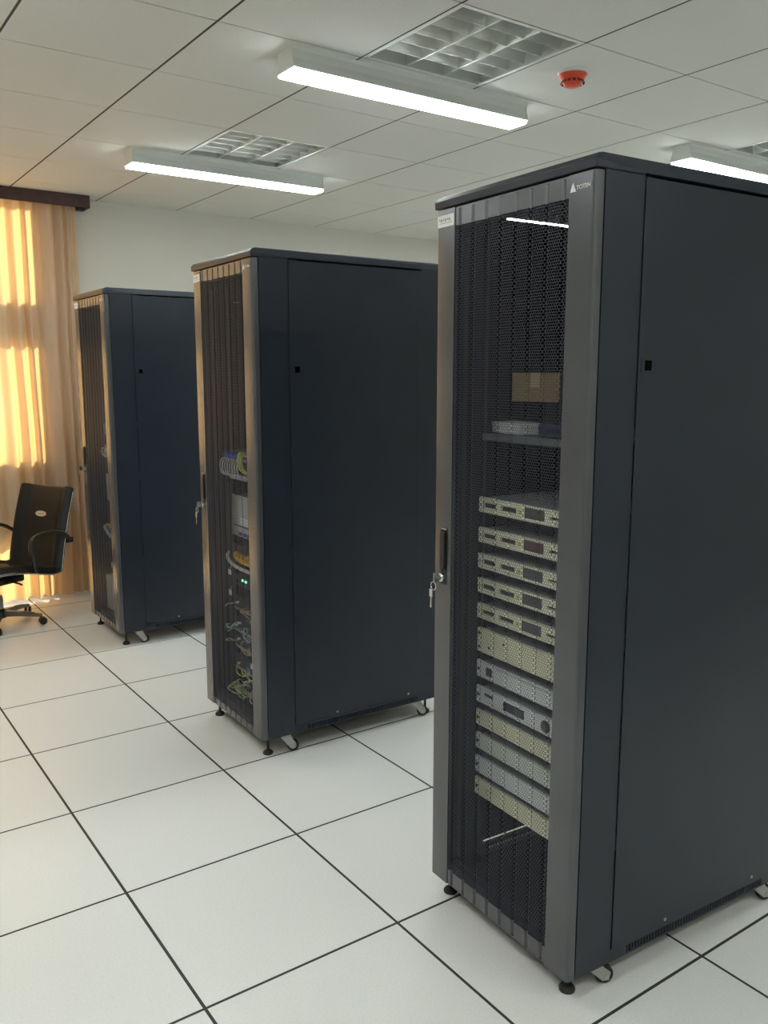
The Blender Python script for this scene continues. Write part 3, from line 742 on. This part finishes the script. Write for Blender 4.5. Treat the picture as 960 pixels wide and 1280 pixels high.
# ------------------------------------------------------------------ office chair
CH = thing('office_chair', 'black leather swivel chair with chrome edges in front of the curtain', 'chair', (.30, .33, 0), R(26))
prof = spline([(-.270, .328), (-.255, .356), (-.20, .376), (-.08, .371), (.06, .348), (.18, .318), (.265, .304), (.318, .326), (.342, .40), (.364, .50), (.405, .66), (.450, .80), (.466, .842)], 5)
NP = len(prof); NV = 22; hw = .255
def sling(outer):
    vs = []
    for i, p in enumerate(prof):
        t = (prof[min(i + 1, NP - 1)] - prof[max(i - 1, 0)]).normalized(); nrm = Vector((-t.y, t.x))     # towards the sitter
        u = i / (NP - 1)
        e0, e1 = min(1, u / .10), min(1, (1 - u) / .05)
        w = hw * (1 - .22 * (1 - math.sqrt(max(0, 1 - (1 - e0) ** 2)))) * (1 - .17 * (1 - math.sqrt(max(0, 1 - (1 - e1) ** 2)))) * (1 - .05 * max(0, u - .5))
        for j in range(NV + 1):
            v = -1 + 2 * j / NV; av = abs(v)
            edge = math.sqrt(max(0, 1 - max(0, (av - .90) / .10) ** 2)) * math.sqrt(max(0.0, min(1, min(u, 1 - u) / .025)))
            bol = .016 * math.exp(-((av - .80) / .13) ** 2) - .006 * math.exp(-((av - .60) / .04) ** 2)
            rib = .0
            for q in (.50, .70): rib -= .006 * math.exp(-((u - q) / .010) ** 2) * (av < .62)
            curl = .030 * av ** 2.2 * (.25 + .75 * max(0, min(1, (u - .45) / .2)))
            th = (.026 + bol + rib) * edge if outer else -.012 * edge
            q_ = p + nrm * (th + curl)
            vs.append((q_.x, v * w, q_.y))
    return vs
top, bot = sling(True), sling(False)
mb = MB(); N1 = NV + 1
fa = [(i * N1 + j, i * N1 + j + 1, (i + 1) * N1 + j + 1, (i + 1) * N1 + j) for i in range(NP - 1) for j in range(NV)]
o2 = len(top)
fb = [tuple(k + o2 for k in f[::-1]) for f in fa]
rim = [(j, j + 1, o2 + j + 1, o2 + j) for j in range(NV)] + [((NP - 1) * N1 + j, o2 + (NP - 1) * N1 + j, o2 + (NP - 1) * N1 + j + 1, (NP - 1) * N1 + j + 1) for j in range(NV)]
rim += [(i * N1, o2 + i * N1, o2 + (i + 1) * N1, (i + 1) * N1) for i in range(NP - 1)] + [(i * N1 + NV, (i + 1) * N1 + NV, o2 + (i + 1) * N1 + NV, o2 + i * N1 + NV) for i in range(NP - 1)]
mb.add(top + bot, fa + fb + rim)
seat = mb.build('seat_shell', M['leather'], CH)
for p in seat.data.polygons: p.use_smooth = True
for s in (0, NV):
    q = [Vector(bot[i * N1 + s]) + Vector((0, .002 * (1 if s else -1), -.004)) for i in range(2, NP - 3, 3)]
    MB().tube(q, .0065, 8, 3).build('edge_trim', M['chrome'], CH, smooth=True)
# oval plate on the backrest
k = int(NP * .835); c = (Vector(top[k * N1 + NV // 2]) + Vector(top[k * N1 + NV // 2 + 1])) / 2
t2 = (prof[k + 1] - prof[k - 1]).normalized()
el = MB(); ring = [(.052 * math.cos(q * math.pi / 12), .019 * math.sin(q * math.pi / 12)) for q in range(24)]
el.prism(ring, 'x', 0, .004)
pl = el.build('oval_plate', M['plate'], CH, bevel=.001, seg=1); pl.location = (c.x - .006, .012, c.z); pl.rotation_euler = (0, math.atan2(t2.x, t2.y), 0)
ik = MB()
for q in range(5): ik.box(-.0006, .0002, -.030 + q * .013, -.022 + q * .013, -.004, .004)
ob = ik.build('plate_text', M['ink'], CH); ob.location = pl.location; ob.rotation_euler = pl.rotation_euler
for s in (-1, 1):
    arm = [(.372, s * .250, .515), (.335, s * .268, .548), (.28, s * .284, .580), (.20, s * .288, .596), (.11, s * .286, .590), (.055, s * .282, .562), (.050, s * .276, .50), (.075, s * .264, .42), (.10, s * .245, .350)]
    MB().tube(arm, .020, 10, 5, ry=.013).build('armrest', M['blackp'], CH, smooth=True)
    MB().box(.350, .398, s * .250 - .012, s * .250 + .012, .496, .530).build('arm_bracket', M['blackp'], CH, bevel=.004)
MB().box(-.10, .14, -.09, .09, .268, .318).build('tilt_mechanism', M['blackp'], CH, bevel=.012)
MB().tube([(.02, -.08, .290), (.02, -.17, .286), (.02, -.21, .281)], .006, 8, 3).build('tilt_lever', M['blackp'], CH)
MB().cyl((0, 0, .19), .013, .085, 16).build('gas_piston', M['chrome'], CH, smooth=True)
MB().lathe((0, 0, 0), [(0, .05), (.028, .05), (.028, .17), (.024, .19), (.013, .192), (0, .192)], 18).build('column_cover', M['steel'], CH, smooth=True)
hub = MB().lathe((0, 0, 0), [(0, .048), (.046, .048), (.050, .060), (.044, .094), (.028, .104), (0, .104)], 18).build('base_hub', M['blackp'], CH, smooth=True)
for k in range(5):
    a = R(-26 - 34 + 72 * k); rm = Matrix.Rotation(a, 3, 'Z')
    lg = MB(); L = [(.03, .028, .094, .056), (.14, .022, .084, .058), (.27, .016, .068, .052)]
    vs = []
    for x_, w_, zt, zb in L: vs += [rm @ Vector((x_, -w_, zb)), rm @ Vector((x_, w_, zb)), rm @ Vector((x_, w_ * .7, zt)), rm @ Vector((x_, -w_ * .7, zt))]
    fs = [(0, 1, 2, 3), (8, 11, 10, 9)]
    for i in (0, 4): fs += [(i, i + 4, i + 5, i + 1), (i + 1, i + 5, i + 6, i + 2), (i + 2, i + 6, i + 7, i + 3), (i + 3, i + 7, i + 4, i)]
    lg.add(vs, fs); lo = lg.build('base_leg', M['dsteel'], CH, bevel=.003)
    MB().box(.15, .225, -.012, .012, -.002, .003, rot=rm @ Matrix.Rotation(R(7), 3, 'Y'), c=rm @ Vector((0, 0, .1005))).build('leg_pad', M['blackp'], lo)
    cp = rm @ Vector((.262, 0, 0))
    cs = MB().cyl((cp.x, cp.y, .046), .008, .02, 10)
    for e in (-1, 1):
        d2 = Matrix.Rotation(a + .6, 3, 'Z')
        vv = MB().cyl((0, 0, 0), .0235, .016, 16, 'y')
        cs.add([d2 @ Vector((p[0] + .012, p[1] - .008 + e * .012, p[2] + .0236)) + Vector((cp.x, cp.y, 0)) for p in vv.v], vv.f)
    cs.build('caster', M['blackp'], CH, smooth=True)
